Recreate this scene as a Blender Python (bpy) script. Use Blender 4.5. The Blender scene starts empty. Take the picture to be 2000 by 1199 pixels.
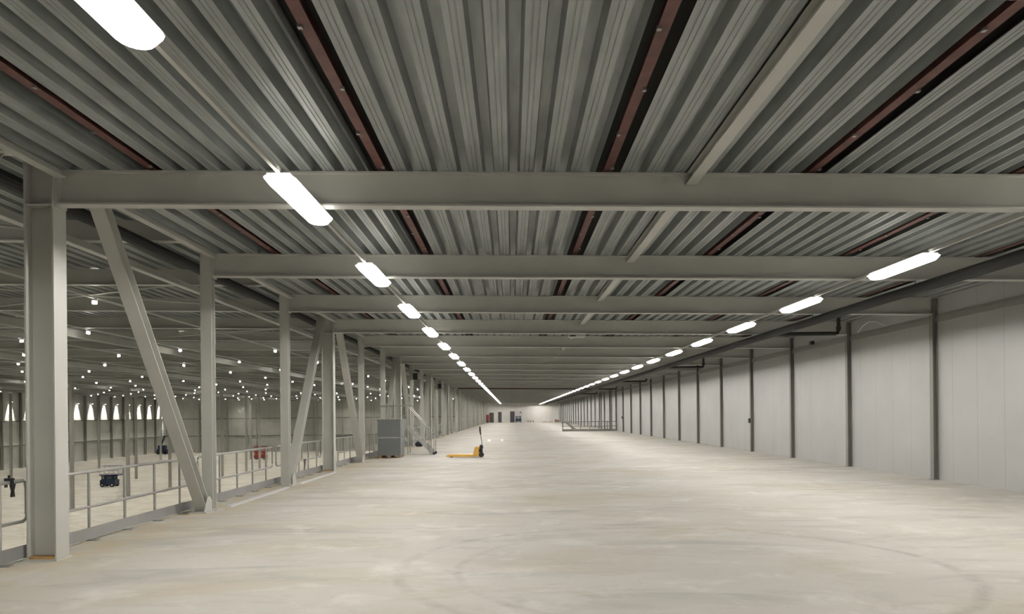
import bpy, bmesh, math, random
from mathutils import Vector, Matrix
random.seed(7)

# ------------------------------------------------------------------ camera, world, exposure
sc = bpy.context.scene
FPX, EYE = 1560.0, 1.70
cam_d = bpy.data.cameras.new('camera')
cam_d.sensor_width = 36.0
cam_d.lens = FPX / 2000 * 36.0
cam_d.shift_x = 0.0005
cam_d.shift_y = 210.5 / 2000
cam_d.clip_end = 600
cam = bpy.data.objects.new('camera', cam_d)
sc.collection.objects.link(cam)
cam.matrix_world = Matrix.Translation((0, 0, EYE)) @ Matrix.Rotation(math.pi / 2, 4, 'X') @ Matrix.Rotation(-0.0095, 4, 'Z')
sc.camera = cam
w = bpy.data.worlds.new('world')
w.use_nodes = True
w.node_tree.nodes['Background'].inputs['Color'].default_value = (0.5, 0.52, 0.5, 1)
w.node_tree.nodes['Background'].inputs['Strength'].default_value = 0.02
sc.world = w
sc.view_settings.view_transform = 'Standard'
sc.view_settings.look = 'None'
sc.view_settings.gamma = 1.0
sc.view_settings.use_curve_mapping = False
sc.view_settings.exposure = 0.0
STRIP_POWER, SIDE_POWER, HALL_POWER, WASH_POWER = 7.0, 6.0, 17000.0, 12.0
STRIP_WATTS, WASH_WATTS = 360.0, 3400.0

# ------------------------------------------------------------------ dimensions
BAY, Y0 = 5.0, 9.72
NB = 34                                   # roof beams 0..NB-1, beam 1 is the nearest in view
YB = lambda i: Y0 + BAY * (i - 1)
SLOPE = 0.014
BEAM_Z = lambda x: 4.213 - SLOPE * x      # underside of the roof beams
DECK_Z = lambda x: 4.632 - SLOPE * x      # underside of the roof deck
HALL_Z = lambda x: 4.95 - SLOPE * (x + 7)  # underside of the lower hall's roof beams
YN, YF = -14.0, 178.0
XE, XW = -5.95, 10.5
HX, HZ = -78.0, -6.0

# ------------------------------------------------------------------ materials
def mat(name, col, rough=0.5, metal=0.0, emit=None, power=0.0, vary=0.0, scale=3.0, spec=0.5, stretch=None):
    m = bpy.data.materials.new(name)
    m.use_nodes = True
    nt = m.node_tree
    b = nt.nodes['Principled BSDF']
    b.inputs['Base Color'].default_value = (*col, 1)
    b.inputs['Roughness'].default_value = rough
    b.inputs['Metallic'].default_value = metal
    b.inputs['Specular IOR Level'].default_value = spec
    if emit:
        b.inputs['Emission Color'].default_value = (*emit, 1)
        b.inputs['Emission Strength'].default_value = power
    if vary > 0:
        tc = nt.nodes.new('ShaderNodeTexCoord')
        mp = nt.nodes.new('ShaderNodeMapping')
        if stretch:
            mp.inputs['Scale'].default_value = stretch
        n = nt.nodes.new('ShaderNodeTexNoise')
        n.inputs['Scale'].default_value = scale
        n.inputs['Detail'].default_value = 5
        r = nt.nodes.new('ShaderNodeMapRange')
        r.inputs['From Min'].default_value = 0.3
        r.inputs['From Max'].default_value = 0.7
        r.inputs['To Min'].default_value = 1 - vary
        r.inputs['To Max'].default_value = 1 + vary
        mx = nt.nodes.new('ShaderNodeMix')
        mx.data_type = 'RGBA'
        mx.blend_type = 'MULTIPLY'
        mx.inputs[0].default_value = 1
        mx.inputs[6].default_value = (*col, 1)
        L = nt.links.new
        L(tc.outputs['Object'], mp.inputs['Vector'])
        L(mp.outputs['Vector'], n.inputs['Vector'])
        L(n.outputs['Fac'], r.inputs['Value'])
        L(r.outputs['Result'], mx.inputs[7])
        L(mx.outputs[2], b.inputs['Base Color'])
    return m

STEEL = mat('painted steel', (0.45, 0.45, 0.415), 0.42, vary=0.05, scale=1.5)
STEELD = mat('grey column paint', (0.20, 0.197, 0.175), 0.5, vary=0.05)
GALV = mat('galvanised deck', (0.29, 0.312, 0.303), 0.40, 0.3, vary=0.16, scale=5.0, stretch=(2, 0.3, 2))
DECKDARK = mat('dark roof membrane', (0.035, 0.037, 0.033), 0.8)
BROWN = mat('brown primed channel', (0.07, 0.035, 0.028), 0.7)
REDOX = mat('red oxide primer', (0.105, 0.040, 0.033), 0.6, vary=0.3, scale=5)
ZINC = mat('galvanised rail', (0.34, 0.34, 0.32), 0.4, 0.3, vary=0.08)
KICK = mat('grey kick plate', (0.27, 0.27, 0.265), 0.5, 0.1, vary=0.06)
PIPE = mat('dark plastic pipe', (0.034, 0.035, 0.034), 0.75, spec=0.2)
WHITE = mat('white lamp body and lit flange', (0.75, 0.75, 0.72), 0.4)
BLACK = mat('black rubber', (0.012, 0.012, 0.013), 0.5)
BLUE = mat('blue machine paint', (0.022, 0.038, 0.085), 0.5)
RED = mat('red machine paint', (0.35, 0.045, 0.03), 0.45)
GREYP = mat('pale grey paint', (0.6, 0.6, 0.6), 0.45)
LIFTRAIL = mat('pale lift rail', (0.50, 0.47, 0.54), 0.45)
RAILBAND = mat('wall rail paint', (0.25, 0.245, 0.22), 0.5)
YELLOW = mat('yellow paint', (0.70, 0.41, 0.07), 0.4, vary=0.08)
CHROME = mat('worn bare steel', (0.35, 0.34, 0.33), 0.35, 0.7)
BOXGREY = mat('blue grey sheet metal', (0.145, 0.155, 0.155), 0.5, vary=0.06)
GREEN = mat('dark green paint', (0.02, 0.035, 0.025), 0.5)
DOORM = mat('dark grey door', (0.075, 0.07, 0.07), 0.5)
WOOD = mat('pallet wood', (0.25, 0.16, 0.09), 0.8, vary=0.2, scale=6)
CARTON = mat('pinkish brown cardboard', (0.30, 0.19, 0.15), 0.8)
PAPER = mat('white paper', (0.9, 0.88, 0.84), 0.8)
DUCT = mat('pale detector housing', (0.45, 0.45, 0.43), 0.5)
PLY = mat('plywood packing', (0.40, 0.25, 0.10), 0.8, vary=0.2, scale=8)
LENS = mat('strip lamp lens', (0.9, 0.9, 0.88), 0.4, emit=(1.0, 0.955, 0.895), power=STRIP_POWER)
LENSIDE = mat('strip lamp lens side', (0.9, 0.9, 0.88), 0.4, emit=(1.0, 0.955, 0.895), power=SIDE_POWER)
HLENS = mat('hall lamp lens', (0.9, 0.9, 0.88), 0.4, emit=(1.0, 0.95, 0.82), power=HALL_POWER)
HSKIRT = mat('hall lamp skirt', (0.9, 0.9, 0.88), 0.4, emit=(1.0, 0.95, 0.85), power=80.0)
WLENS = mat('wall washer lens', (0.9, 0.9, 0.88), 0.4, emit=(1.0, 0.97, 0.86), power=WASH_POWER)


def seam_mat(name, col, seam, pitch, axis, vary=0.05, dark=0.72):
    """panel cladding: flat panels with thin joints every `pitch` metres along an axis"""
    m = mat(name, col, 0.5, vary=vary, scale=0.8)
    nt = m.node_tree
    b = nt.nodes['Principled BSDF']
    prev = b.inputs['Base Color'].links[0].from_socket
    tc = nt.nodes.new('ShaderNodeTexCoord')
    sx = nt.nodes.new('ShaderNodeSeparateXYZ')
    nt.links.new(tc.outputs['Object'], sx.inputs[0])
    md = nt.nodes.new('ShaderNodeMath'); md.operation = 'PINGPONG'; md.inputs[1].default_value = pitch / 2
    nt.links.new(sx.outputs[axis], md.inputs[0])
    lt = nt.nodes.new('ShaderNodeMath'); lt.operation = 'LESS_THAN'; lt.inputs[1].default_value = seam
    nt.links.new(md.outputs[0], lt.inputs[0])
    mx = nt.nodes.new('ShaderNodeMix'); mx.data_type = 'RGBA'; mx.blend_type = 'MULTIPLY'
    mx.inputs[7].default_value = (dark, dark, dark, 1)
    nt.links.new(lt.outputs[0], mx.inputs[0])
    nt.links.new(prev, mx.inputs[6])
    nt.links.new(mx.outputs[2], b.inputs['Base Color'])
    return m


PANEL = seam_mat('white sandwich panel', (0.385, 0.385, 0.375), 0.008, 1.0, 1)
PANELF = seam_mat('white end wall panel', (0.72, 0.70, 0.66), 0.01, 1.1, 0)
HPANEL = seam_mat('hall wall panel', (0.68, 0.68, 0.64), 0.02, 1.2, 1)
HPANELF = seam_mat('hall end panel', (0.56, 0.56, 0.53), 0.02, 1.2, 0)


def floor_mat(name, tracks):
    m = bpy.data.materials.new(name)
    m.use_nodes = True
    nt = m.node_tree
    L = nt.links.new
    b = nt.nodes['Principled BSDF']
    b.inputs['Roughness'].default_value = 0.75
    b.inputs['Specular IOR Level'].default_value = 0.15
    tc = nt.nodes.new('ShaderNodeTexCoord')

    def noise(scale, detail, lo, hi, sx=1.0, sy=1.0, dist=0.0):
        mp = nt.nodes.new('ShaderNodeMapping')
        mp.inputs['Scale'].default_value = (sx, sy, 1)
        n = nt.nodes.new('ShaderNodeTexNoise')
        n.inputs['Scale'].default_value = scale
        n.inputs['Detail'].default_value = detail
        n.inputs['Roughness'].default_value = 0.62
        n.inputs['Distortion'].default_value = dist
        r = nt.nodes.new('ShaderNodeMapRange')
        r.inputs['From Min'].default_value = lo
        r.inputs['From Max'].default_value = hi
        L(tc.outputs['Object'], mp.inputs['Vector'])
        L(mp.outputs['Vector'], n.inputs['Vector'])
        L(n.outputs['Fac'], r.inputs['Value'])
        return r.outputs['Result']

    def mix(fac, a, bcol, mode='MIX'):
        mx = nt.nodes.new('ShaderNodeMix')
        mx.data_type = 'RGBA'
        mx.blend_type = mode
        if isinstance(fac, float):
            mx.inputs[0].default_value = fac
        else:
            L(fac, mx.inputs[0])
        for k, v in ((6, a), (7, bcol)):
            if isinstance(v, tuple):
                mx.inputs[k].default_value = (*v, 1)
            else:
                L(v, mx.inputs[k])
        return mx.outputs[2]

    def mul(a, k):
        n = nt.nodes.new('ShaderNodeMath'); n.operation = 'MULTIPLY'
        L(a, n.inputs[0])
        if isinstance(k, float):
            n.inputs[1].default_value = k
        else:
            L(k, n.inputs[1])
        return n.outputs[0]

    c = mix(noise(0.22, 4, 0.35, 0.65), (0.485, 0.468, 0.425), (0.575, 0.557, 0.515))
    c = mix(mul(noise(0.38, 7, 0.50, 0.68, 0.7, 1.3, 0.7), 0.75), c, (0.44, 0.385, 0.29))
    c = mix(mul(noise(0.7, 7, 0.52, 0.70, 0.5, 1.6, 0.9), 0.75), c, (0.35, 0.345, 0.325))
    c = mix(mul(noise(1.1, 8, 0.54, 0.70, 1, 1, 0.4), 0.65), c, (0.68, 0.665, 0.625))
    c = mix(mul(noise(3.5, 8, 0.55, 0.72, 1, 1, 0.6), 0.30), c, (0.37, 0.345, 0.29))
    c = mix(mul(noise(14, 4, 0.45, 0.8), 0.16), c, (0.40, 0.385, 0.35))
    if tracks:
        geo = nt.nodes.new('ShaderNodeSeparateXYZ')
        L(tc.outputs['Object'], geo.inputs[0])
        # sandy dust gathered along the open edge
        dr = nt.nodes.new('ShaderNodeMapRange')
        dr.inputs['From Min'].default_value = -4.3
        dr.inputs['From Max'].default_value = -5.5
        L(geo.outputs[0], dr.inputs['Value'])
        c = mix(mul(mul(dr.outputs['Result'], noise(1.6, 6, 0.38, 0.62)), 0.65), c, (0.55, 0.46, 0.29))
        for (cx, cy, r0, wd, amt) in tracks:
            v = nt.nodes.new('ShaderNodeVectorMath'); v.operation = 'DISTANCE'
            cxy = nt.nodes.new('ShaderNodeCombineXYZ')
            L(geo.outputs[0], cxy.inputs[0]); L(geo.outputs[1], cxy.inputs[1])
            L(cxy.outputs[0], v.inputs[0])
            v.inputs[1].default_value = (cx, cy, 0)
            s = nt.nodes.new('ShaderNodeMath'); s.operation = 'SUBTRACT'; s.inputs[1].default_value = r0
            L(v.outputs['Value'], s.inputs[0])
            a = nt.nodes.new('ShaderNodeMath'); a.operation = 'ABSOLUTE'
            L(s.outputs[0], a.inputs[0])
            r = nt.nodes.new('ShaderNodeMapRange')
            r.inputs['From Min'].default_value = wd
            r.inputs['From Max'].default_value = wd * 0.3
            L(a.outputs[0], r.inputs['Value'])
            f = mul(mul(r.outputs['Result'], noise(2.2, 5, 0.38, 0.62)), amt)
            c = mix(f, c, (0.20, 0.19, 0.17))
    L(c, b.inputs['Base Color'])
    bp = nt.nodes.new('ShaderNodeBump')
    bp.inputs['Strength'].default_value = 0.08
    bp.inputs['Distance'].default_value = 0.02
    L(noise(6, 5, 0.3, 0.7), bp.inputs['Height'])
    L(bp.outputs['Normal'], b.inputs['Normal'])
    return m


CONCRETE = floor_mat('concrete deck floor', [(1.75, 8.9, 3.0, 0.10, 0.30), (2.1, 8.8, 2.7, 0.08, 0.20), (3.2, 19.5, 4.2, 0.14, 0.12)])
HALLFLOOR = floor_mat('lower hall concrete', [])

# ------------------------------------------------------------------ mesh helpers
col = sc.collection


class MB:
    def __init__(self):
        self.bm = bmesh.new()

    def box(self, x0, x1, y0, y1, z0, z1, mi=0):
        vs = [self.bm.verts.new((x, y, z)) for z in (z0, z1) for y in (y0, y1) for x in (x0, x1)]
        for f in ((0, 2, 3, 1), (4, 5, 7, 6), (0, 1, 5, 4), (2, 6, 7, 3), (0, 4, 6, 2), (1, 3, 7, 5)):
            self.bm.faces.new([vs[k] for k in f]).material_index = mi
        return self

    def slopebox(self, x0, x1, y0, y1, zf, lo, hi, mi=0):
        """box along X whose underside/top follow the roof line zf(x)"""
        vs = [self.bm.verts.new((x, y, zf(x) + d)) for d in (lo, hi) for y in (y0, y1) for x in (x0, x1)]
        for f in ((0, 2, 3, 1), (4, 5, 7, 6), (0, 1, 5, 4), (2, 6, 7, 3), (0, 4, 6, 2), (1, 3, 7, 5)):
            self.bm.faces.new([vs[k] for k in f]).material_index = mi
        return self

    def prism(self, pts, p0, p1, u, v, mi=0):
        """closed 2-D outline pts (in u, v) swept from p0 to p1"""
        p0, p1, u, v = Vector(p0), Vector(p1), Vector(u), Vector(v)
        a = [self.bm.verts.new(p0 + u * s + v * t) for s, t in pts]
        b = [self.bm.verts.new(p1 + u * s + v * t) for s, t in pts]
        n = len(pts)
        for k in range(n):
            self.bm.faces.new((a[k], a[(k + 1) % n], b[(k + 1) % n], b[k])).material_index = mi
        self.bm.faces.new(a[::-1]).material_index = mi
        self.bm.faces.new(b).material_index = mi
        return self

    def ibeam(self, p0, p1, u, v, wd, dp, tf=0.02, tw=0.013, mi=0):
        w2, d2, t2 = wd / 2, dp / 2, tw / 2
        pts = [(-w2, -d2), (w2, -d2), (w2, -d2 + tf), (t2, -d2 + tf), (t2, d2 - tf), (w2, d2 - tf),
               (w2, d2), (-w2, d2), (-w2, d2 - tf), (-t2, d2 - tf), (-t2, -d2 + tf), (-w2, -d2 + tf)]
        return self.prism(pts, p0, p1, u, v, mi)

    def tube(self, pts, r, n=10, mi=0):
        pts = [Vector(p) for p in pts]
        rings = []
        for k, p in enumerate(pts):
            d = (pts[min(k + 1, len(pts) - 1)] - pts[max(k - 1, 0)]).normalized()
            up = Vector((0, 0, 1)) if abs(d.z) < 0.9 else Vector((0, 1, 0))
            a = d.cross(up).normalized()
            c = a.cross(d).normalized()
            rings.append([self.bm.verts.new(p + (a * math.cos(t) + c * math.sin(t)) * r)
                          for t in [2 * math.pi * q / n for q in range(n)]])
        for A, B in zip(rings, rings[1:]):
            for q in range(n):
                self.bm.faces.new((A[q], A[(q + 1) % n], B[(q + 1) % n], B[q])).material_index = mi
        self.bm.faces.new(rings[0][::-1]).material_index = mi
        self.bm.faces.new(rings[-1]).material_index = mi
        return self

    def build(self, name, mats, parent=None, bevel=0.0):
        bmesh.ops.recalc_face_normals(self.bm, faces=self.bm.faces[:])
        me = bpy.data.meshes.new(name)
        if bevel:
            bmesh.ops.bevel(self.bm, geom=self.bm.edges[:], offset=bevel, segments=2, affect='EDGES', clamp_overlap=True)
        self.bm.to_mesh(me)
        self.bm.free()
        for m in (mats if isinstance(mats, (list, tuple)) else [mats]):
            me.materials.append(m)
        o = bpy.data.objects.new(name, me)
        col.objects.link(o)
        if parent:
            o.parent = parent
        return o


def tag(o, label, cat, group=None, kind=None):
    if label: o['label'] = label
    if cat: o['category'] = cat
    if group: o['group'] = group
    if kind: o['kind'] = kind
    return o


def thing(name, label, cat, loc=(0, 0, 0), rz=0.0, group=None):
    o = bpy.data.objects.new(name, None)
    o.empty_display_size = 0.2
    col.objects.link(o)
    o.location = loc
    o.rotation_euler.z = rz
    return tag(o, label, cat, group)


def dup(root, loc, label=None, rz=None):
    """copy a thing with its parts and their sub-parts"""
    r = root.copy()
    col.objects.link(r)
    r.location = loc
    if rz is not None: r.rotation_euler.z = rz
    if label: r['label'] = label
    for ch in list(root.children):
        c = ch.copy(); col.objects.link(c); c.parent = r
        for g in list(ch.children):
            d = g.copy(); col.objects.link(d); d.parent = c
    return r


def struct(name, mb, m, label=None):
    return tag(mb.build(name, m), label, None, None, 'structure')


ONES = 'first second third fourth fifth sixth seventh eighth ninth tenth eleventh twelfth thirteenth fourteenth fifteenth sixteenth seventeenth eighteenth nineteenth'.split()
TENS = {20: ('twentieth', 'twenty'), 30: ('thirtieth', 'thirty'), 40: ('fortieth', 'forty')}


def nth(n):
    if n < 20: return ONES[n - 1]
    t, r = n // 10 * 10, n % 10
    return TENS[t][0] if r == 0 else TENS[t][1] + '-' + ONES[r - 1]


X, Y, Z = Vector((1, 0, 0)), Vector((0, 1, 0)), Vector((0, 0, 1))

# ------------------------------------------------------------------ the setting
struct('floor', MB().box(XE, XW + 0.02, YN, YF, -0.3, 0.0), CONCRETE)
struct('floor_lower', MB().box(HX, XE, YN, YF, HZ - 0.2, HZ), HALLFLOOR)
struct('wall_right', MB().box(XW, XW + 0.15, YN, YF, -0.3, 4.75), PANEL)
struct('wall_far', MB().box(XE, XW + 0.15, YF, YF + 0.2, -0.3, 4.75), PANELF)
struct('wall_near', MB().box(HX, XW + 0.15, YN - 0.2, YN, HZ, 6.6), HPANELF)
struct('wall_under', MB().box(XE, XE + 0.2, YN, YF, HZ, -0.3), HPANEL)
struct('trim_1', MB().box(XW - 0.045, XW, YN, YF, 3.88, 4.0).box(XW - 0.02, XW, YN, YF, 4.0, 4.06), RAILBAND)
# lower hall walls with their two horizontal cladding rails
mb = MB().box(HX - 0.2, HX, YN, YF, HZ, 6.6)
struct('wall_left', mb, HPANEL)
struct('wall_hall_far', MB().box(HX - 0.2, XE, YF, YF + 0.2, HZ, 6.6), HPANELF)
for n, zz in ((2, 1.35), (3, -2.5)):
    struct('trim_%d' % n, MB().box(HX, HX + 0.16, YN, YF, zz, zz + 0.16), STEELD)
    struct('trim_%d' % (n + 2), MB().box(HX, XE, YF - 0.16, YF, zz, zz + 0.16), STEELD)

# roof deck: trapezoidal sheets with open slots over the red purlins, dark membrane above
SLOTS = [-4.32, -1.54, 1.19, 3.66, 6.15, 8.65]


def rib_profile(x0, x1, pitch):
    n = max(1, round((x1 - x0) / pitch))
    p = (x1 - x0) / n
    out = []
    for k in range(n):
        a = x0 + k * p
        for fx, dz in ((0.0, 0), (0.16, 0), (0.175, 0.007), (0.195, 0.007), (0.21, 0), (0.31, 0), (0.325, 0.007), (0.345, 0.007),
                       (0.36, 0), (0.52, 0), (0.60, 0.14), (0.92, 0.14)):
            out.append((a + fx * p, dz))
    out.append((x1, 0))
    return out


def sheet(bm, prof, zf, y0, y1, mi=0):
    A = [bm.verts.new((x, y0, zf(x) + d)) for x, d in prof]
    B = [bm.verts.new((x, y1, zf(x) + d)) for x, d in prof]
    for k in range(len(prof) - 1):
        bm.faces.new((A[k], A[k + 1], B[k + 1], B[k])).material_index = mi


deck = MB()
edges = [-5.466] + [e for s in SLOTS for e in (s - 0.15, s + 0.15)] + [XW]
for k in range(0, len(edges), 2):
    sheet(deck.bm, rib_profile(edges[k], edges[k + 1], 0.29), DECK_Z, YN, YF)
deck.slopebox(-5.466, XW + 0.15, YN, YF, DECK_Z, 0.20, 0.26, 1)
struct('ceiling', deck, [GALV, DECKDARK])
hd = MB()
sheet(hd.bm, rib_profile(HX, -5.6, 0.34), lambda x: HALL_Z(x) + 0.42, YN, YF)
hd.slopebox(HX, -5.55, YN, YF, HALL_Z, 0.56, 0.62, 1)
struct('ceiling_lower', hd, [GALV, DECKDARK])

# far wall doors
for n, (xa, xb, zt) in enumerate(((-4.95, -3.95, 2.2), (-2.98, -2.2, 2.35), (-0.3, 0.7, 2.45)), 1):
    d = MB().box(xa, xb, YF - 0.06, YF, 0.0, zt).build('door_%d' % n, DOORM)
    tag(d, None, None, None, 'structure')
    MB().box(xa - 0.06, xa, YF - 0.08, YF, 0, zt + 0.06).box(xb, xb + 0.06, YF - 0.08, YF, 0, zt + 0.06).box(xa, xb, YF - 0.08, YF, zt, zt + 0.06).build('door_frame', GREYP, d)
    MB().box(xb - 0.16, xb - 0.08, YF - 0.1, YF - 0.06, 1.0, 1.05).build('door_handle', CHROME, d)

# ------------------------------------------------------------------ roof beams
def beam_y(i): return YB(i)

B0X, B1X = -5.468, XW - 0.13
bw, bd, tf = 0.19, 0.415, 0.022
proto = None
for i in range(0, NB):
    lab = 'pale grey steel roof beam, %s across the aisle counting from the nearest in view' % nth(i) if i else 'pale grey steel roof beam almost overhead, nearer than any other beam'
    if proto is None:
        t = thing('roof_beam', lab, 'beam', (0, YB(i), 0), 0, 'steel beams across the aisle roof')
        MB().slopebox(B0X, B1X, -0.006, 0.006, BEAM_Z, tf, bd - tf).build('web', STEEL, t)
        MB().slopebox(B0X, B1X, -bw / 2, bw / 2, BEAM_Z, 0, tf).build('bottom_flange', STEEL, t)
        MB().slopebox(B0X, B1X, -bw / 2, bw / 2, BEAM_Z, bd - tf, bd).build('top_flange', STEEL, t)
        MB().slopebox(B0X, B0X + 0.02, -bw / 2 - 0.02, bw / 2 + 0.02, BEAM_Z, -0.03, bd - 0.03).build('end_plate', STEEL, t)
        proto = t
    else:
        dup(proto, (0, YB(i), 0), lab)

# red oxide purlins lying in the slots of the deck
names = ['beside the left lamps', 'second from the left', 'third from the left', 'just right of the pale strut',
         'fifth from the left', 'nearest the panelled right wall']
cl = {}
for s, nm in zip(SLOTS, names):
    z = DECK_Z(s)
    t = thing('red_purlin', 'red oxide steel purlin in a dark roof slot, ' + nm, 'purlin', (s, 0, z), 0, 'red purlins between the roof sheets')
    MB().prism([(-0.05, 0.02), (0.05, 0.02), (0.05, 0.032), (0.005, 0.032), (0.005, 0.19), (-0.005, 0.19), (-0.005, 0.032), (-0.05, 0.032)], (0, YN + 0.1, 0), (0, YF - 0.1, 0), X, Z).build('purlin_section', REDOX, t)
    for k in range(16):
        sd = -1 if k % 2 else 1
        y = 4.9 + 1.15 * k
        if k < 2:
            c = MB().box(sd * 0.04 - 0.018, sd * 0.04 + 0.018, 0, 0.045, 0.0, 0.02).build('clip', CHROME, t)
            cl[sd] = c
        else:
            c = cl[sd].copy(); col.objects.link(c); c.parent = t
        c.location = (0, y, 0)

# longitudinal strut right of centre: one length in every bay
proto = None
for i in range(0, 20):
    lab = 'slim pale strut under the deck right of centre, ' + ('nearest length' if i == 0 else '%s length beyond the nearest' % nth(i))
    if proto is None:
        t = thing('roof_strut', lab, 'strut', (0, YB(i), 0), 0, 'lengths of the pale strut along the roof')
        MB().ibeam((2.21, 0.012, DECK_Z(2.21) - 0.065), (2.21, BAY - 0.012, DECK_Z(2.21) - 0.065), X, Z, 0.135, 0.125, 0.012, 0.008).build('strut_section', STEEL, t)
        MB().box(2.15, 2.27, 0.008, 0.03, DECK_Z(2.21) - 0.18, DECK_Z(2.21) - 0.005).build('end_cleat', STEEL, t)
        proto = t
    else:
        dup(proto, (0, YB(i), 0), lab)

# edge beams along the column line
proto = None
for i in range(0, NB - 1):
    lab = 'pale edge beam along the open left side, ' + ('nearest length' if i == 0 else '%s length beyond the nearest' % nth(i))
    if proto is None:
        t = thing('edge_beam', lab, 'beam', (0, YB(i), 0), 0, 'edge beams along the column line')
        MB().box(-5.46, -5.34, 0.10, BAY - 0.10, 4.605, 4.62).build('bottom_flange', STEEL, t)
        MB().box(-5.406, -5.394, 0.10, BAY - 0.10, 4.62, 4.70).build('web', STEEL, t)
        proto = t
    else:
        dup(proto, (0, YB(i), 0), lab)

# ------------------------------------------------------------------ columns, posts and braces on the open edge
CZ = 4.66
cx0, cx1 = -5.83, -5.475
mains = [i for i in range(1, NB) if (i - 1) % 3 == 0]
posts = [i for i in range(0, NB) if i not in mains]
proto = None
for k, i in enumerate(mains, 1):
    lab = 'wide pale steel column on the open edge, ' + ('nearest and largest' if k == 1 else '%s wide one from the foreground' % nth(k))
    if proto is None:
        t = thing('steel_column', lab, 'column', (0, YB(i), 0), 0, 'wide columns of the open edge')
        s = MB()
        s.ibeam(((cx0 + cx1) / 2, 0, 0.02), ((cx0 + cx1) / 2, 0, 5.02), Y, X, 0.28, cx1 - cx0, 0.02, 0.012)
        s.build('shaft', STEEL, t)
        MB().box(cx0 - 0.03, cx1 + 0.02, -0.17, 0.17, 0.0, 0.02).build('base_plate', STEEL, t)
        MB().box(cx0 + 0.022, cx1 - 0.022, -0.14, -0.01, 0.02, 0.05).build('packing_board', PLY, t)
        for sgn in (-1, 1):
            MB().box(cx0 + 0.02, cx1 - 0.02, min(sgn * 0.008, sgn * 0.135), max(sgn * 0.008, sgn * 0.135), 4.27, 4.285).build('stiffener', STEEL, t)
        proto = t
    else:
        dup(proto, (0, YB(i), 0), lab)
proto = None
px = -5.58
for k, i in enumerate(posts, 1):
    lab = 'slim pale steel post on the open edge, ' + ('nearest of all, beside the camera' if k == 1 else '%s slim one from the foreground' % nth(k - 1))
    if proto is None:
        t = thing('steel_post', lab, 'post', (0, YB(i), 0), 0, 'slim posts of the open edge')
        MB().ibeam((px, 0, 0.02), (px, 0, 5.02), X, Y, 0.20, 0.19, 0.014, 0.009).build('shaft', STEEL, t)
        MB().box(px - 0.15, px + 0.20, -0.17, 0.17, 0.0, 0.02).build('base_plate', STEEL, t)
        proto = t
    else:
        dup(proto, (0, YB(i), 0), lab)


def brace(sign):
    """sign +1: head near the wide column, foot at the next slim post further away; -1 mirrored"""
    t = thing('diagonal_brace', None, 'brace', (0, 0, 0), 0, 'diagonal braces of the open edge')
    p0 = Vector((px, sign * 1.12, 4.64))
    p1 = Vector((px, sign * 4.68, 0.10))
    d = (p1 - p0).normalized()
    v = X.cross(d).normalized()
    MB().ibeam(p0, p1, X, v, 0.20, 0.19, 0.014, 0.009).build('shaft', STEEL, t)
    y0, y1 = sorted((sign * 4.42, sign * 4.825))
    MB().box(px - 0.14, px + 0.16, y0, y1, 0.0, 0.025).build('foot_plate', STEEL, t)
    for xx in (px + 0.104, px - 0.116):
        g = MB()
        pts = [(sign * 4.45, 0.025), (sign * 4.82, 0.025), (sign * 4.82, 0.2), (sign * 4.72, 0.28), (sign * 4.62, 0.28)]
        g.prism(pts, (xx, 0, 0), (xx + 0.012, 0, 0), Y, Z)
        g.build('gusset', STEEL, t)
    return t


protos = {}
cnt = {1: 0, -1: 0}
for i in mains:
    for sign in (-1, 1):
        j = i + sign
        if j < 0 or j >= NB: continue
        cnt[sign] += 1
        lean = 'foot leaning away from the camera' if sign > 0 else 'foot leaning towards the camera'
        lab = 'pale diagonal brace with its %s, %s' % (lean, 'nearest such' if cnt[sign] == 1 else nth(cnt[sign]) + ' such from the foreground')
        if sign not in protos:
            t = brace(sign); t.location = (0, YB(i), 0); t['label'] = lab
            protos[sign] = t
        else:
            dup(protos[sign], (0, YB(i), 0), lab)

# ------------------------------------------------------------------ guard railing, one panel per bay
rx = -5.92
proto = None
for i in range(0, NB - 1):
    lab = 'galvanised guard railing on the open edge, ' + ('nearest panel at the left border' if i == 0 else '%s panel past the nearest wide column' % nth(i))
    if proto is None:
        t = thing('guard_railing', lab, 'railing', (0, YB(i), 0), 0, 'guard railing panels of the open edge')
        a, b = 0.42, BAY - 0.06
        MB().tube([(rx, a, 0.96), (rx, b, 0.96)], 0.023).build('top_rail', ZINC, t)
        MB().tube([(rx, a, 0.47), (rx, b, 0.47)], 0.019).build('mid_rail', ZINC, t)
        MB().box(rx + 0.035, rx + 0.045, 0.012, BAY - 0.012, 0.03, 0.19).build('kick_plate', KICK, t)
        for yy in (1.45, 2.48, 3.5, 4.5):
            p = MB().tube([(rx, yy, 0.012), (rx, yy, 0.945)], 0.02).build('baluster', ZINC, t)
            MB().box(rx - 0.02, rx + 0.13, yy - 0.05, yy + 0.05, 0, 0.012).build('foot', KICK, p)
        MB().tube([(rx, a, 0.47), (rx, a - 0.07, 0.49), (rx, a - 0.10, 0.56), (rx, a - 0.10, 0.87), (rx, a - 0.07, 0.94), (rx, a, 0.96)], 0.019).build('end_bend', ZINC, t)
        MB().tube([(rx, b, 0.47), (rx, b + 0.05, 0.49), (rx, b + 0.07, 0.56), (rx, b + 0.07, 0.87), (rx, b + 0.05, 0.94), (rx, b, 0.96)], 0.019).build('end_bend', ZINC, t)
        proto = t
    else:
        dup(proto, (0, YB(i), 0), lab)

# pale metal angle laid along the slab edge
for i, (ya, yb) in enumerate(((15.1, 19.1), (20.2, 24.2))):
    t = tag(MB().box(-5.42, -5.32, ya, yb, 0.0, 0.035).build('edge_angle', GREYP),
            'pale metal angle on the floor along the railing, %s wide column' % ('beyond the nearest' if i == 0 else 'in front of the second'), 'angle', 'metal angles along the slab edge')

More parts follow.
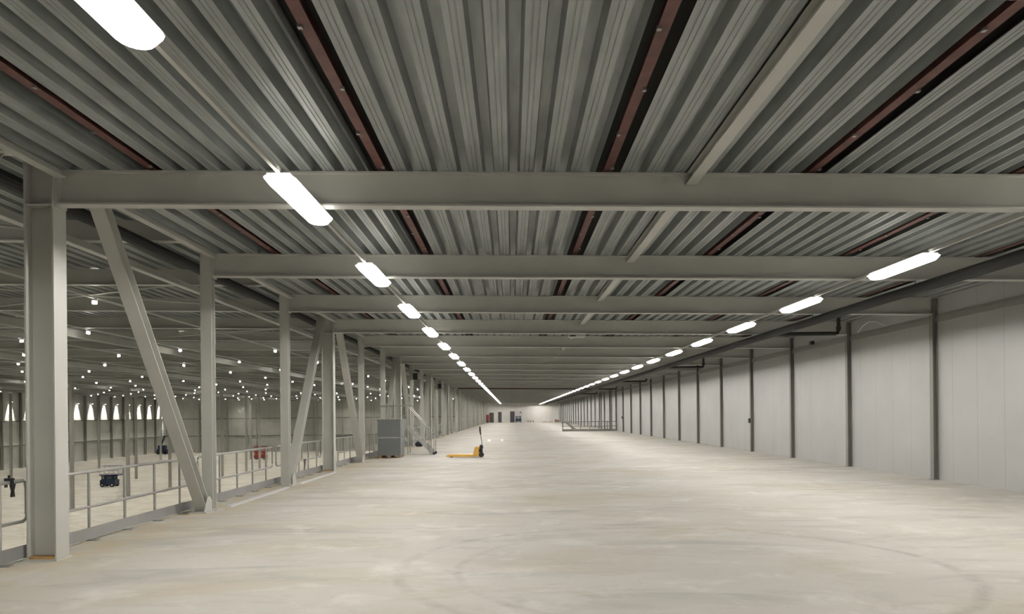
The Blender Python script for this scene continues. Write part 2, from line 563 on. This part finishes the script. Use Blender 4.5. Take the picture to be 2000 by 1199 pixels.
# ------------------------------------------------------------------ strip lights on their rails
def strip_light(name):
    t = thing(name, None, 'light', (0, 0, 0), 0, None)
    MB().box(-0.12, 0.12, -0.90, 0.90, -0.04, 0.0).build('housing', WHITE, t)
    m = MB()
    n = 8
    prof = []
    for sgn in (1, -1):
        for q in range(n + 1):
            a = math.pi * q / n if sgn > 0 else math.pi + math.pi * q / n
            prof.append((0.165 * math.cos(a), sgn * 0.84 + 0.165 * math.sin(a)))
    top = [m.bm.verts.new((p, q, -0.04)) for p, q in prof]
    low = [m.bm.verts.new((p * 0.72, q * 0.955, -0.10)) for p, q in prof]
    k = len(prof)
    for q in range(k):
        m.bm.faces.new((top[q], top[(q + 1) % k], low[(q + 1) % k], low[q])).material_index = 1
    m.bm.faces.new(low)
    m.build('lens', [LENS, LENSIDE], t)
    # the lamp's own wide beam, cut off at the horizontal by its housing
    d = bpy.data.lights.new('strip_light_beam', 'SPOT')
    d.energy, d.color, d.spot_size, d.spot_blend, d.shadow_soft_size = STRIP_WATTS, (1.0, 0.955, 0.895), math.radians(174), 0.12, 0.09
    o = bpy.data.objects.new('beam_source', d)
    col.objects.link(o); o.parent = t; o.location = (0, 0, -0.13)
    return t


LX, RX = -2.36, 6.31
proto = strip_light('strip_light')
proto['group'] = 'strip lights of the left row'
first = True
n = 0
y = 9.06 - 3 * 4.82
while y < YF - 2:
    z = BEAM_Z(LX) - 0.05
    if y < 2:
        lab = 'long bright strip light behind the camera in the left row' if y > -3 else 'strip light at the far back behind the camera in the left row'
    else:
        n += 1
        lab = 'long bright strip light in the left row, %s from the foreground' % nth(n)
    if first:
        proto.location = (LX, y, z); proto['label'] = lab; first = False
    else:
        dup(proto, (LX, y, z), lab)
    y += 4.82
n = 0
y = 12.89 - 5 * 4.51
while y < YF - 2:
    z = BEAM_Z(RX) - 0.05
    if y < 1:
        lab = 'bright strip light of the right row, overhead behind the camera' if y > -4 else 'strip light of the right row at the far back behind the camera'
    elif y < 12:
        n_off = 'just outside the right border' if y > 6 else 'beside the camera'
        lab = 'bright strip light of the right row, ' + n_off
    else:
        n += 1
        lab = 'long bright strip light in the right row, %s from the right border' % nth(n)
    c = dup(proto, (RX, y, z), lab)
    c['group'] = 'strip lights of the right row'
    y += 4.51
for x, nm in ((LX, 'left'), (RX, 'right')):
    t = tag(MB().box(x - 0.02, x + 0.02, YN + 0.1, YF - 0.1, BEAM_Z(x) - 0.05, BEAM_Z(x) - 0.001 - 0.0005).build('light_rail', STEEL),
            'long white rail carrying the %s row of strip lights' % nm, 'rail')

# ------------------------------------------------------------------ drain pipe on the right with its branches
PXX, PZ = 7.46, 3.94
t = thing('drain_pipe', 'long dark grey drain pipe running under the beams on the right', 'pipe', (PXX, 0, PZ))
MB().tube([(0, YN + 0.1, 0), (0, YF - 0.3, 0)], 0.10, 16).build('main_run', PIPE, t)
for yy in (22.9, 39.0, 55.5, 71.5, 88.0):
    b = MB().tube([(0.06, yy, 0.0), (1.84, yy, 0.0), (1.91, yy, 0.02), (1.94, yy, 0.09), (1.94, yy, DECK_Z(9.4) - PZ - 0.005)], 0.055, 10).build('branch_pipe', PIPE, t)
    MB().tube([(1.94, yy, 0.12), (1.94, yy, 0.2)], 0.07, 10).build('collar', PIPE, b)
    MB().tube([(0.05, yy - 0.16, 0), (0.05, yy + 0.16, 0)], 0.075, 10).build('tee', PIPE, b)
h = MB().box(-0.012, 0.012, -0.01, 0.01, 0.09, BEAM_Z(PXX) - PZ).build('hanger', ZINC, t)
h.location.y = YB(1)
for i in range(2, NB):
    c = h.copy(); col.objects.link(c); c.parent = t; c.location.y = YB(i)
# dark pipe on the hall side of the columns
t = thing('roof_pipe', 'dark pipe under the lower hall roof just outside the columns', 'pipe', (-6.5, 0, 0))
MB().tube([(0, YN + 0.1, 4.80), (0, YF - 0.3, 4.80)], 0.10, 12).build('main_run', PIPE, t)
h = MB().box(-0.012, 0.012, -0.01, 0.01, 4.89, HALL_Z(-6.5)).build('hanger', ZINC, t)
h.location.y = YB(0)
for i in range(1, NB):
    c = h.copy(); col.objects.link(c); c.parent = t; c.location.y = YB(i)

# ------------------------------------------------------------------ right wall columns
proto = None
for i in range(0, NB):
    k = i - 2
    lab = 'grey column against the white panel wall, ' + ('%s from the right border' % nth(k) if k > 0 else ('just outside the right border' if k == 0 else ('beside the camera outside the frame' if k == -1 else 'level with the camera outside the frame')))
    if proto is None:
        t = thing('wall_column', lab, 'column', (0, YB(i), 0), 0, 'columns along the white panel wall')
        MB().ibeam((XW - 0.065, 0, 0.015), (XW - 0.065, 0, 4.46), Y, X, 0.16, 0.126, 0.012, 0.01).build('shaft', STEELD, t)
        MB().box(XW - 0.16, XW - 0.001, -0.10, 0.10, 0, 0.015).build('base_plate', STEELD, t)
        proto = t
    else:
        dup(proto, (0, YB(i), 0), lab)
tag(MB().box(10.30, 10.37, YB(6) - 0.06, YB(6) + 0.06, 1.25, 1.45).build('switch_box', BLACK), 'small black switch box on the fourth grey wall column', 'switch box', 'black switch boxes on the wall columns')
tag(MB().box(10.30, 10.37, YB(14) - 0.06, YB(14) + 0.06, 1.25, 1.45).build('switch_box', BLACK), 'small black switch box far along the wall near the stair opening', 'switch box', 'black switch boxes on the wall columns')
# small camera on a bracket and a loose cable at the wall rail
t = thing('wall_camera', 'small dark camera on a bracket above the wall rail left of the second wall column', 'camera', (XW, 27.2, 4.02))
MB().box(-0.22, -0.02, -0.02, 0.02, 0.04, 0.08).build('bracket', STEEL, t)
MB().box(-0.30, -0.20, -0.10, 0.10, -0.02, 0.09).build('body', BLACK, t)
t = tag(MB().tube([(10.43, 24.0, 4.07), (10.40, 23.6, 4.22), (10.40, 23.2, 4.30), (10.40, 22.8, 4.27), (10.42, 22.4, 4.14), (10.44, 22.2, 4.07)], 0.014, 8).build('loose_cable', GREYP),
        'pale looped cable lying on the rail at the top of the wall', 'cable')

# ceiling fittings
t = thing('detector_box', 'pale box fixed under the roof above the far aisle, right of centre', 'box', (2.2, 27.0, 0))
MB().box(-0.30, 0.30, -0.2, 0.2, 4.30, 4.42).build('body', DUCT, t)
MB().box(-0.22, -0.02, -0.215, -0.2, 4.31, 4.35).build('grille', BLACK, t)
MB().box(-0.02, 0.02, -0.02, 0.02, 4.42, DECK_Z(2.2) - 0.13).build('hanger', STEEL, t)
# red-brown channel hung across the far aisle
t = tag(MB().slopebox(-5.3, 10.2, YB(15) - 0.16, YB(15) - 0.10, BEAM_Z, 0.03, 0.17).build('red_channel', BROWN),
        'thin red-brown steel channel across the far aisle under the roof', 'channel')
# black boxes on the edge columns
for i, (yb, nm) in enumerate(((YB(8), 'nearer'), (YB(11), 'farther'))):
    t = thing('horn_speaker', 'black box speaker high on an edge column, the %s of the two' % nm, 'speaker', (-5.42, yb, 3.88), 0, 'black speakers on the edge columns')
    MB().box(-0.03, 0.22, -0.42, -0.14, -0.18, 0.18).build('body', BLACK, t, 0.01)
    MB().box(-0.02, 0.05, -0.14, -0.05, -0.05, 0.05).build('bracket', STEEL, t)

# ------------------------------------------------------------------ lower hall beyond the railing
proto = None
for i in range(0, NB):
    lab = 'long pale beam under the lower hall roof, ' + ('nearest of all' if i == 0 else '%s beyond the nearest' % nth(i))
    if proto is None:
        t = thing('hall_beam', lab, 'beam', (0, YB(i), 0), 0, 'beams across the lower hall roof')
        MB().slopebox(HX + 0.05, -5.72, -0.006, 0.006, HALL_Z, 0.018, 0.40).build('web', STEEL, t)
        MB().slopebox(HX + 0.05, -5.72, -0.09, 0.09, HALL_Z, 0, 0.018).build('bottom_flange', WHITE, t)  # white here paints in the bright light on the flange underside
        proto = t
    else:
        dup(proto, (0, YB(i), 0), lab)
# longitudinal members
for x, nm in ((-7.8, 'nearest to the edge columns'), (-16.5, 'second from the edge columns'), (-27, 'third from the edge columns'), (-38, 'over the nearest row of hall columns'), (-48, 'over the second row of hall columns'), (-62, 'farthest into the hall')):
    t = thing('hall_girder', 'pale lengthwise girder under the lower hall roof, ' + nm, 'girder', (x, 0, HALL_Z(x)), 0, 'lengthwise girders of the lower hall')
    dp = 0.16 if x > -10 else 0.3
    MB().box(-0.07, 0.07, YN + 0.1, YF - 0.1, -dp, -dp + 0.015).build('bottom_flange', WHITE, t)  # lit look of the flange put into its white colour
    MB().box(-0.006, 0.006, YN + 0.1, YF - 0.1, -dp + 0.015, -0.002).build('web', STEEL, t)
# thin bracing rods in the roof plane
k = 0
for xa, xb in ((-8.2, -16.2), (-16.8, -26.5), (-27.5, -37.5)):
    for bay in (1, 3, 5, 7, 9):
        if xa < -20 and bay < 3: continue
        ya, yb_ = YB(bay) + 0.12, YB(bay + 1) - 0.12
        for q, (p0, p1) in enumerate((((xa, ya), (xb, yb_)), ((xa, yb_), (xb, ya)))):
            dz = 0.06 + 0.09 * q
            k += 1
            tag(MB().tube([(p0[0], p0[1], HALL_Z(p0[0]) + dz), (p1[0], p1[1], HALL_Z(p1[0]) + dz)], 0.03, 6).build('bracing_rod', STEEL),
                'thin diagonal bracing rod under the lower hall roof', 'rod', 'bracing rods of the lower hall roof')
# hall columns standing on the lower floor
proto = None
spots = [(-37.9, y_) for y_ in (48.9, 58.8, 68.8, 78.8, 88.5, 98.2, 104.5, 114, 120, 132, 144, 156)] + \
        [(-47.9, y_) for y_ in (62, 82, 101.8, 124, 146.5)] + [(-64.6, y_) for y_ in (82, 103, 125, 147)] + [(-22, y_) for y_ in (128, 140, 152, 164)]
for (x, y) in spots:
    row = {-37.9: 'nearest full row', -47.9: 'second row', -64.6: 'row farthest left', -22: 'far row close to the end wall'}[x]
    same = [s for s in spots if s[0] == x]
    lab = 'slender pale hall column on the lower floor, %s in the %s' % (nth(same.index((x, y)) + 1), row)
    if proto is None:
        t = thing('hall_column', lab, 'column', (x, y, HZ), 0, 'columns of the lower hall')
        MB().ibeam((0, 0, 0.02), (0, 0, HALL_Z(-37.9) - HZ - 0.31), X, Y, 0.26, 0.26, 0.02, 0.012).build('shaft', STEEL, t)
        MB().box(-0.2, 0.2, -0.2, 0.2, 0, 0.02).build('base_plate', STEEL, t)
        proto = t
    else:
        dup(proto, (x, y, HZ), lab)
# side wall columns
proto = None
ys = [117 + 4.78 * k for k in range(13)]
for k, y in enumerate(ys, 1):
    lab = 'dark column against the lit left wall of the lower hall, %s from the near end' % nth(k)
    if proto is None:
        t = thing('hall_wall_column', lab, 'column', (HX, y, HZ), 0, 'columns along the lit hall wall')
        MB().ibeam((0.24, 0, 0.02), (0.24, 0, HALL_Z(HX) - HZ - 0.01), Y, X, 0.24, 0.4, 0.02, 0.012).build('shaft', STEELD, t)
        MB().box(0.0, 0.6, -0.2, 0.2, 0, 0.02).build('base_plate', STEELD, t)
        proto = t
    else:
        dup(proto, (HX, y, HZ), lab)
proto = None
for k, x in enumerate([-12 - 6.4 * q for q in range(10)], 1):
    lab = 'grey column against the end wall of the lower hall, %s from the right' % nth(k)
    if proto is None:
        t = thing('end_wall_column', lab, 'column', (x, YF, HZ), 0, 'columns along the hall end wall')
        MB().ibeam((0, -0.2, 0.02), (0, -0.2, HALL_Z(-5.8) - HZ - 0.01), X, Y, 0.26, 0.26, 0.02, 0.012).build('shaft', STEEL, t)
        MB().box(-0.2, 0.2, -0.4, -0.0, 0, 0.02).build('base_plate', STEEL, t)
        proto = t
    else:
        dup(proto, (x, YF, HZ), lab)
# wall washers: small lamps on short arms above the wall
proto = None
for k, y in enumerate([y_ + 2.4 for y_ in ys], 1):
    lab = 'small lamp throwing a cone of light on the hall wall, %s from the near end' % nth(k)
    if proto is None:
        t = thing('wall_lamp', lab, 'light', (HX, y, 4.45), 0, 'wall lamps of the lower hall')
        MB().box(0.0, 0.55, -0.03, 0.03, 0.10, 0.16).build('arm', STEEL, t)
        MB().box(0.20, 0.44, -0.12, 0.12, 0.0, 0.10).build('housing', WHITE, t)
        MB().box(0.24, 0.40, -0.10, 0.10, -0.04, 0.0).build('lens', WLENS, t)
        sd = bpy.data.lights.new('wall_lamp_beam', 'SPOT')
        sd.energy, sd.color, sd.spot_size, sd.spot_blend, sd.shadow_soft_size = WASH_WATTS, (1.0, 0.96, 0.86), math.radians(68), 0.35, 0.05
        so = bpy.data.objects.new('beam_source', sd)
        col.objects.link(so); so.parent = t
        so.location = (0.32, 0, -0.06); so.rotation_euler = (0, math.radians(26), 0)
        proto = t
    else:
        dup(proto, (HX, y, 4.45), lab)
# rows of small lamps under the lower hall roof
offs = [5.1, 5.0, 0.3, 0.2, 8.0, 0.5, 5.1, 3.0, 6.5, 1.0, 4.0, 7.0]
lamp = MB().box(-0.04, 0.04, -0.06, 0.06, -0.06, 0.0, 0)
lamp.box(-0.03, 0.03, -0.05, 0.05, -0.09, -0.06, 1)                       # recessed lamp
for a_ in ((-0.04, -0.033, -0.06, 0.06), (0.033, 0.04, -0.06, 0.06), (-0.033, 0.033, -0.06, -0.053), (-0.033, 0.033, 0.053, 0.06)):
    lamp.box(*a_, -0.14, -0.06, 2)                                        # glowing diffuser skirt
lamp = lamp.build('hall_lamp', [WHITE, HLENS, HSKIRT])
tag(lamp, 'tiny bright lamp under the roof of the lower hall beyond the railing', 'light', 'lamps under the lower hall roof')
first = True
for k in range(12):
    r = 3.6 + 1.34 * k
    xr = -(r * 2.98 / (1 - 0.014 * r))
    if xr < HX + 1.5: break
    zt = HALL_Z(xr) - 0.05
    tag(MB().box(xr - 0.02, xr + 0.02, YN + 0.1, YF - 0.2, zt, HALL_Z(xr) - 0.001).build('lamp_rail', WHITE),
        'thin pale lamp rail under the lower hall roof, %s from the edge columns' % nth(k + 1), 'rail', 'lamp rails of the lower hall')
    y = offs[k] - 8.3
    while y < YF - 2:
        if y > -12:
            if first:
                lamp.location = (xr, y, zt); first = False
            else:
                c = lamp.copy(); col.objects.link(c); c.location = (xr, y, zt)
        y += 8.3


# ------------------------------------------------------------------ machines
def scissor_lift(label, loc, rz, body, rail, L=2.4, W=1.15, extra=0.0):
    t = thing('scissor_lift', label, 'scissor lift', loc, rz, 'scissor lifts')
    MB().box(-L / 2, L / 2, -W / 2, W / 2, 0.22, 0.80).build('chassis', body, t, 0.03)
    for sx in (-1, 1):
        for sy in (-1, 1):
            yc = sy * (W / 2 - 0.02)
            w_ = MB().tube([(sx * L * 0.33, yc - 0.09, 0.24), (sx * L * 0.33, yc + 0.09, 0.24)], 0.24, 18).build('wheel', BLACK, t)
            MB().tube([(sx * L * 0.33, yc - 0.1, 0.24), (sx * L * 0.33, yc + 0.1, 0.24)], 0.10, 12).build('hub', GREYP, w_)
    s = MB()
    h = 0.62
    for k in range(4):
        z0 = h + 0.16 * k
        for sy in (-0.35, 0.35):
            s.prism([(-L * 0.45, z0), (-L * 0.45, z0 + 0.07), (L * 0.45, z0 + 0.15), (L * 0.45, z0 + 0.08)], (0, sy - 0.03, 0), (0, sy + 0.03, 0), X, Z)
            s.prism([(-L * 0.45, z0 + 0.15), (-L * 0.45, z0 + 0.08), (L * 0.45, z0), (L * 0.45, z0 + 0.07)], (0, sy - 0.10, 0), (0, sy - 0.04, 0), X, Z)
    s.build('scissor_pack', body, t)
    zp = h + 0.66
    MB().box(-L / 2 - 0.02, L / 2 + extra, -W / 2, W / 2, zp, zp + 0.14).build('platform', body, t, 0.01)
    g = MB()
    x0, x1, y0, y1 = -L / 2, L / 2 + extra, -W / 2 + 0.03, W / 2 - 0.03
    for zz in (zp + 0.14, zp + 0.55, zp + 1.08):
        g.tube([(x0, y0, zz), (x1, y0, zz), (x1, y1, zz), (x0, y1, zz), (x0, y0, zz)], 0.05, 6)
    nn = 4
    for q in range(nn + 1):
        xx = x0 + (x1 - x0) * q / nn
        for yy in (y0, y1):
            g.tube([(xx, yy, zp + 0.1), (xx, yy, zp + 1.08)], 0.045, 6)
    g.build('guard_rail', rail, t)
    MB().box(x1 - 0.28, x1 + 0.06, -0.2, 0.14, zp + 0.82, zp + 1.10).build('control_box', BLACK, t, 0.02)
    return t


scissor_lift('dark blue scissor lift with pale rails on the lower floor behind the railing', (-45.6, 90.5, HZ), 0.05, BLUE, LIFTRAIL, 1.65, 1.2, 0.4)
scissor_lift('red scissor lift far off on the lower floor, behind a hall column', (-45.9, 146, HZ), 0.1, RED, RED, 2.2, 1.2)
scissor_lift('dark blue scissor lift against the far white end wall', (1.5, 175.5, 0), 0.0, BLUE, LIFTRAIL, 1.35, 1.2)
# raised boom lift in the far corner of the lower hall
t = thing('boom_lift', 'dark blue boom lift with raised arm in the far corner of the lower hall', 'boom lift', (-74.2, 170.0, HZ))
MB().box(-1.1, 1.1, -0.8, 0.8, 0.35, 1.1).build('chassis', BLUE, t, 0.05)
for sx in (-0.75, 0.75):
    for sy in (-0.75, 0.75):
        MB().tube([(sx, sy - 0.14, 0.4), (sx, sy + 0.14, 0.4)], 0.4, 16).build('wheel', BLACK, t)
MB().box(-0.9, 0.6, -0.6, 0.6, 1.1, 1.9).build('turret', BLUE, t, 0.06)
MB().prism([(-0.15, -0.15), (0.15, -0.15), (0.15, 0.15), (-0.15, 0.15)], (-0.5, 0, 1.8), (0.45, 0, 4.0), Y, X).build('arm', BLUE, t)
g = MB().box(0.0, 0.9, -0.5, 0.5, 3.9, 4.0)
for zz in (4.45, 4.95):
    g.tube([(0.02, -0.48, zz), (0.88, -0.48, zz), (0.88, 0.48, zz), (0.02, 0.48, zz), (0.02, -0.48, zz)], 0.03, 6)
for xx in (0.02, 0.88):
    for yy in (-0.48, 0.48):
        g.tube([(xx, yy, 3.95), (xx, yy, 4.95)], 0.03, 6)
g.build('basket', BLUE, t)
t = thing('switch_cabinet', 'tall dark green cabinet at the left wall of the lower hall', 'cabinet', (HX + 0.9, 128.5, HZ))
MB().box(-0.6, 0.6, -0.5, 0.5, 0.1, 2.9).build('body', GREEN, t, 0.02)
MB().box(-0.55, 0.55, -0.45, 0.45, 0.0, 0.1).build('plinth', BLACK, t)
MB().box(-0.5, -0.02, -0.52, -0.5, 0.25, 2.8).box(0.02, 0.5, -0.52, -0.5, 0.25, 2.8).build('door', GREEN, t)
MB().box(-0.25, 0.1, -0.2, 0.2, 2.9, 3.15).build('vent_cap', GREYP, t)

# pallet truck on the aisle floor
t = thing('pallet_truck', 'yellow hand pallet truck standing on the aisle floor with handle upright', 'pallet truck', (-1.30, 32.3, 0), -0.06)
for sy in (-0.19, 0.19):
    f = MB()
    f.prism([(-1.33, 0.05), (-1.28, 0.035), (-0.12, 0.035), (-0.12, 0.12), (-1.22, 0.12), (-1.33, 0.085)], (0, sy - 0.08, 0), (0, sy + 0.08, 0), X, Z)
    fo = f.build('fork', YELLOW, t)
    MB().tube([(-1.12, sy - 0.05, 0.04), (-1.12, sy + 0.05, 0.04)], 0.04, 12).build('load_wheel', BLACK, fo)
MB().prism([(-0.26, 0.05), (-0.02, 0.05), (-0.02, 0.42), (-0.10, 0.44), (-0.18, 0.40), (-0.24, 0.14)], (0, -0.27, 0), (0, 0.27, 0), X, Z).build('body', YELLOW, t, 0.01)
MB().tube([(0.07, 0, 0.12), (0.07, 0, 0.50)], 0.055, 14).box(0.0, 0.14, -0.07, 0.07, 0.36, 0.46).build('pump', BLACK, t)
for sy in (-0.06, 0.06):
    MB().tube([(0.07, sy - 0.03, 0.10), (0.07, sy + 0.03, 0.10)], 0.10, 20).build('steer_wheel', BLACK, t)
MB().box(-0.03, 0.02, -0.12, 0.12, 0.2, 0.34).build('axle_bracket', BLACK, t)
MB().tube([(0.10, 0, 0.44), (0.09, 0, 0.60), (0.045, 0, 0.95)], 0.02, 10).build('handle', CHROME, t)
MB().tube([(0.045, 0, 0.92), (0.04, -0.06, 0.98), (0.03, -0.13, 1.05), (0.02, -0.13, 1.16), (0.015, -0.07, 1.22), (0.015, 0.07, 1.22), (0.02, 0.13, 1.16), (0.03, 0.13, 1.05), (0.04, 0.06, 0.98), (0.045, 0, 0.92)], 0.024, 8).tube([(0.04, 0, 0.94), (0.018, 0, 1.20)], 0.03, 8).build('grip', BLACK, t)

# sheet metal cabinet on a skid beside the edge
t = thing('metal_cabinet', 'blue grey sheet metal cabinet with a middle seam beside the open edge', 'cabinet', (-5.0, 32.6, 0))
MB().box(-0.42, 0.50, -0.30, 0.90, 0.10, 0.80).box(-0.42, 0.50, -0.30, 0.90, 0.84, 1.52).box(-0.40, 0.48, -0.28, 0.88, 0.80, 0.84).build('body', BOXGREY, t)
MB().box(-0.44, 0.52, -0.32, 0.92, 1.52, 1.56).build('lid', BOXGREY, t)
MB().box(-0.40, -0.26, -0.3, 0.9, 0, 0.10).box(0.34, 0.48, -0.3, 0.9, 0, 0.10).box(-0.03, 0.11, -0.3, 0.9, 0, 0.10).build('skid', WOOD, t)
MB().box(-0.38, 0.46, -0.32, -0.30, 0.80, 0.845).build('seam_strip', ZINC, t)
# mobile steps with a platform behind the cabinet
t = thing('mobile_steps', 'galvanised mobile steps with guard rails behind the grey cabinet', 'steps', (-4.35, 35.0, 0))
fr = MB()
for yy in (-0.4, 0.4):
    for xx in (-0.95, -0.15):
        fr.tube([(xx, yy, 0.06), (xx, yy, 2.15)], 0.022, 8)
    fr.tube([(-0.95, yy, 1.15), (-0.15, yy, 1.15)], 0.02, 8)
    fr.tube([(-0.95, yy, 0.12), (-0.15, yy, 1.1)], 0.016, 8)
    fr.tube([(-1.35, yy, 2.15), (0.05, yy, 2.15)], 0.022, 8)
    fr.tube([(-0.95, yy, 1.7), (-0.15, yy, 1.7)], 0.018, 8)
fr.build('frame', ZINC, t)
for yy in (-0.34, 0.34):
    MB().prism([(-0.15, 1.08), (-0.15, 1.24), (0.95, 0.16), (0.95, 0.02), (0.86, 0.02)], (0, yy - 0.02, 0), (0, yy + 0.02, 0), X, Z).build('stringer', ZINC, t)
for k in range(4):
    MB().box(0.0 + 0.24 * k, 0.2 + 0.24 * k, -0.32, 0.32, 0.93 - 0.23 * k, 0.96 - 0.23 * k).build('tread', ZINC, t)
hr = MB()
for yy in (-0.4, 0.4):
    hr.tube([(-0.15, yy, 2.1), (0.72, yy, 1.15), (0.98, yy, 1.15)], 0.018, 8)
    hr.tube([(0.78, yy, 0.06), (0.78, yy, 1.15)], 0.02, 8)
    hr.tube([(0.98, yy, 0.06), (0.98, yy, 1.15)], 0.02, 8)
hr.build('hand_rail', ZINC, t)
MB().box(-0.95, -0.15, -0.38, 0.38, 1.16, 1.2).build('platform', ZINC, t)
for xx in (-0.95, 0.98):
    for yy in (-0.4, 0.4):
        MB().tube([(xx, yy - 0.02, 0.06), (xx, yy + 0.02, 0.06)], 0.06, 12).build('castor', BLACK, t)

# things hanging on the railing
t = thing('black_clamp', 'black clamp hanging on the top rail left of the nearest wide column', 'clamp', (rx, 9.40, 0.96))
MB().box(-0.03, 0.035, -0.05, 0.05, 0.024, 0.045).box(-0.045, -0.028, -0.02, 0.02, -0.06, 0.05).box(0.028, 0.045, -0.02, 0.02, -0.06, 0.05).build('jaw', BLACK, t)
MB().prism([(-0.045, -0.02), (0.045, -0.02), (0.016, -0.10), (0.03, -0.17), (-0.03, -0.17), (-0.016, -0.10)], (0.028, 0, 0), (0.052, 0, 0), Y, Z).build('handle', BLACK, t)
MB().tube([(0.0, 0, 0.045), (0.0, 0, 0.085)], 0.014, 8).build('screw', BLACK, t)
t = tag(MB().prism([(-0.09, 0.50), (0.14, 0.50), (0.11, 0.38), (0.05, 0.30), (0.04, 0.18), (-0.04, 0.20), (-0.05, 0.34)], (rx + 0.02, 22.7, 0), (rx + 0.032, 22.7, 0), Y, Z).build('black_rag', BLACK),
        'black rag hanging from the mid rail in front of the second wide column', 'rag')
# offcuts on the far floor
for k, (x, y, nm) in enumerate(((-1.45, 51.4, 'brighter'), (-0.62, 51.6, 'fainter'))):
    tag(MB().prism([(-0.22, 0), (0.16, 0), (0.12, 0.05), (0.02, 0.13), (-0.06, 0.10)], (x - 0.10 + 0.03 * k, y, 0), (x + 0.10 - 0.03 * k, y, 0), Y, Z).build('paper_scrap', PAPER), 'small white scrap on the aisle floor behind the pallet truck, the %s one' % nm, 'scrap', 'white scraps on the floor')
t = thing('tool_bag', 'small dark bag on the floor at the foot of the edge columns', 'bag', (-5.1, 44.0, 0))
MB().box(-0.2, 0.2, -0.25, 0.25, 0.0, 0.25).build('body', BLACK, t, 0.05)
MB().tube([(-0.1, 0, 0.24), (-0.08, 0, 0.34), (0.08, 0, 0.34), (0.1, 0, 0.24)], 0.015, 6).build('strap', BLACK, t)

# stair opening with its guard near the right wall
gx0, gx1, gy = 5.06, 10.35, 79.0
t = thing('stair_guard', 'dark steel guard around the stair opening near the right wall', 'guard rail', (0, gy, 0))
g = MB()
for (xa, ya, xb, yb_) in ((gx0, 0, gx1, 0), (gx0, 0, gx0, 3.2)):
    for zz in (0.95, 0.5):
        g.tube([(xa, ya, zz), (xb, yb_, zz)], 0.03, 8)
g.build('rail', STEELD, t)
for k in range(7):
    xx = gx0 + (gx1 - gx0) * k / 6
    MB().tube([(xx, 0, 0), (xx, 0, 0.95)], 0.03 if k else 0.06, 8).build('baluster', STEELD, t)
MB().box(gx0, gx1, -0.01, 0.02, 0.0, 0.22).build('kick_plate', STEELD, t)
MB().prism([(gx0 + 0.15, 0.95), (gx0 + 0.45, 0.95), (gx0 + 1.6, 0.0), (gx0 + 1.2, 0.0)], (0, 0.10, 0), (0, 0.2, 0), X, Z).build('stair_stringer', STEELD, t)

for yy, nm in ((gy, 'at the corner of the stair guard'), (88.0, 'behind the stair opening')):
    t = thing('stair_post', 'dark full height steel post ' + nm, 'post', (9.9, yy + 0.12, 0), 0, 'dark posts by the stair opening')
    MB().box(-0.07, 0.07, -0.07, 0.07, 0.015, BEAM_Z(9.9) + 0.30).build('shaft', STEELD, t)
    MB().box(-0.13, 0.13, -0.1, 0.13, 0.0, 0.015).build('base_plate', STEELD, t)

# low things along the far wall
def pallet_stack(label, x, y, n, m, w=1.2, cargo=None):
    t = thing('pallet', label, 'pallet', (x, y, 0), 0, 'pallets by the far wall')
    MB().box(-w / 2, w / 2, -0.4, 0.4, 0.11, 0.15).build('deck_board', m, t)
    MB().box(-w / 2, -w / 2 + 0.12, -0.4, 0.4, 0, 0.11).box(-0.06, 0.06, -0.4, 0.4, 0, 0.11).box(w / 2 - 0.12, w / 2, -0.4, 0.4, 0, 0.11).build('runner', m, t)


for k in range(3):
    tt = ('lowest', 'middle', 'topmost')[k]
    t = thing('pallet', 'dark wooden pallet by the far wall right of the blue lift, %s of its stack' % tt, 'pallet', (4.2, 175.0, 0.151 * k), 0, 'pallets by the far wall')
    MB().box(-0.65, 0.65, -0.4, 0.4, 0.11, 0.15).build('deck_board', WOOD, t)
    MB().box(-0.65, -0.53, -0.4, 0.4, 0, 0.11).box(-0.06, 0.06, -0.4, 0.4, 0, 0.11).box(0.53, 0.65, -0.4, 0.4, 0, 0.11).build('runner', WOOD, t)
for x, nm in ((7.25, 'left'), (8.6, 'right')):
    pallet_stack('single low pallet by the far wall, the %s of two lone ones' % nm, x, 175.2, 1, WOOD, 0.8)
for k, (x, nm) in enumerate(((9.55, 'left one'), (10.05 - 0.02, 'right one'))):
    tag(MB().box(x - 0.24, x + 0.24, 171.4, 172.2, 0, 0.62 - 0.12 * k).build('carton', CARTON, None, 0.01), 'pinkish brown carton at the far end of the right wall, ' + nm, 'box', 'cartons at the far right')
t = thing('fire_cabinet', 'red fire hose cabinet left of the far doors', 'cabinet', (-5.25, YF, 0))
MB().box(-0.35, 0.22, -0.3, -0.001, 0.45, 1.75).build('body', RED, t, 0.02)
MB().box(-0.30, 0.17, -0.28, -0.001, 0.0, 0.45).build('stand', BLACK, t)
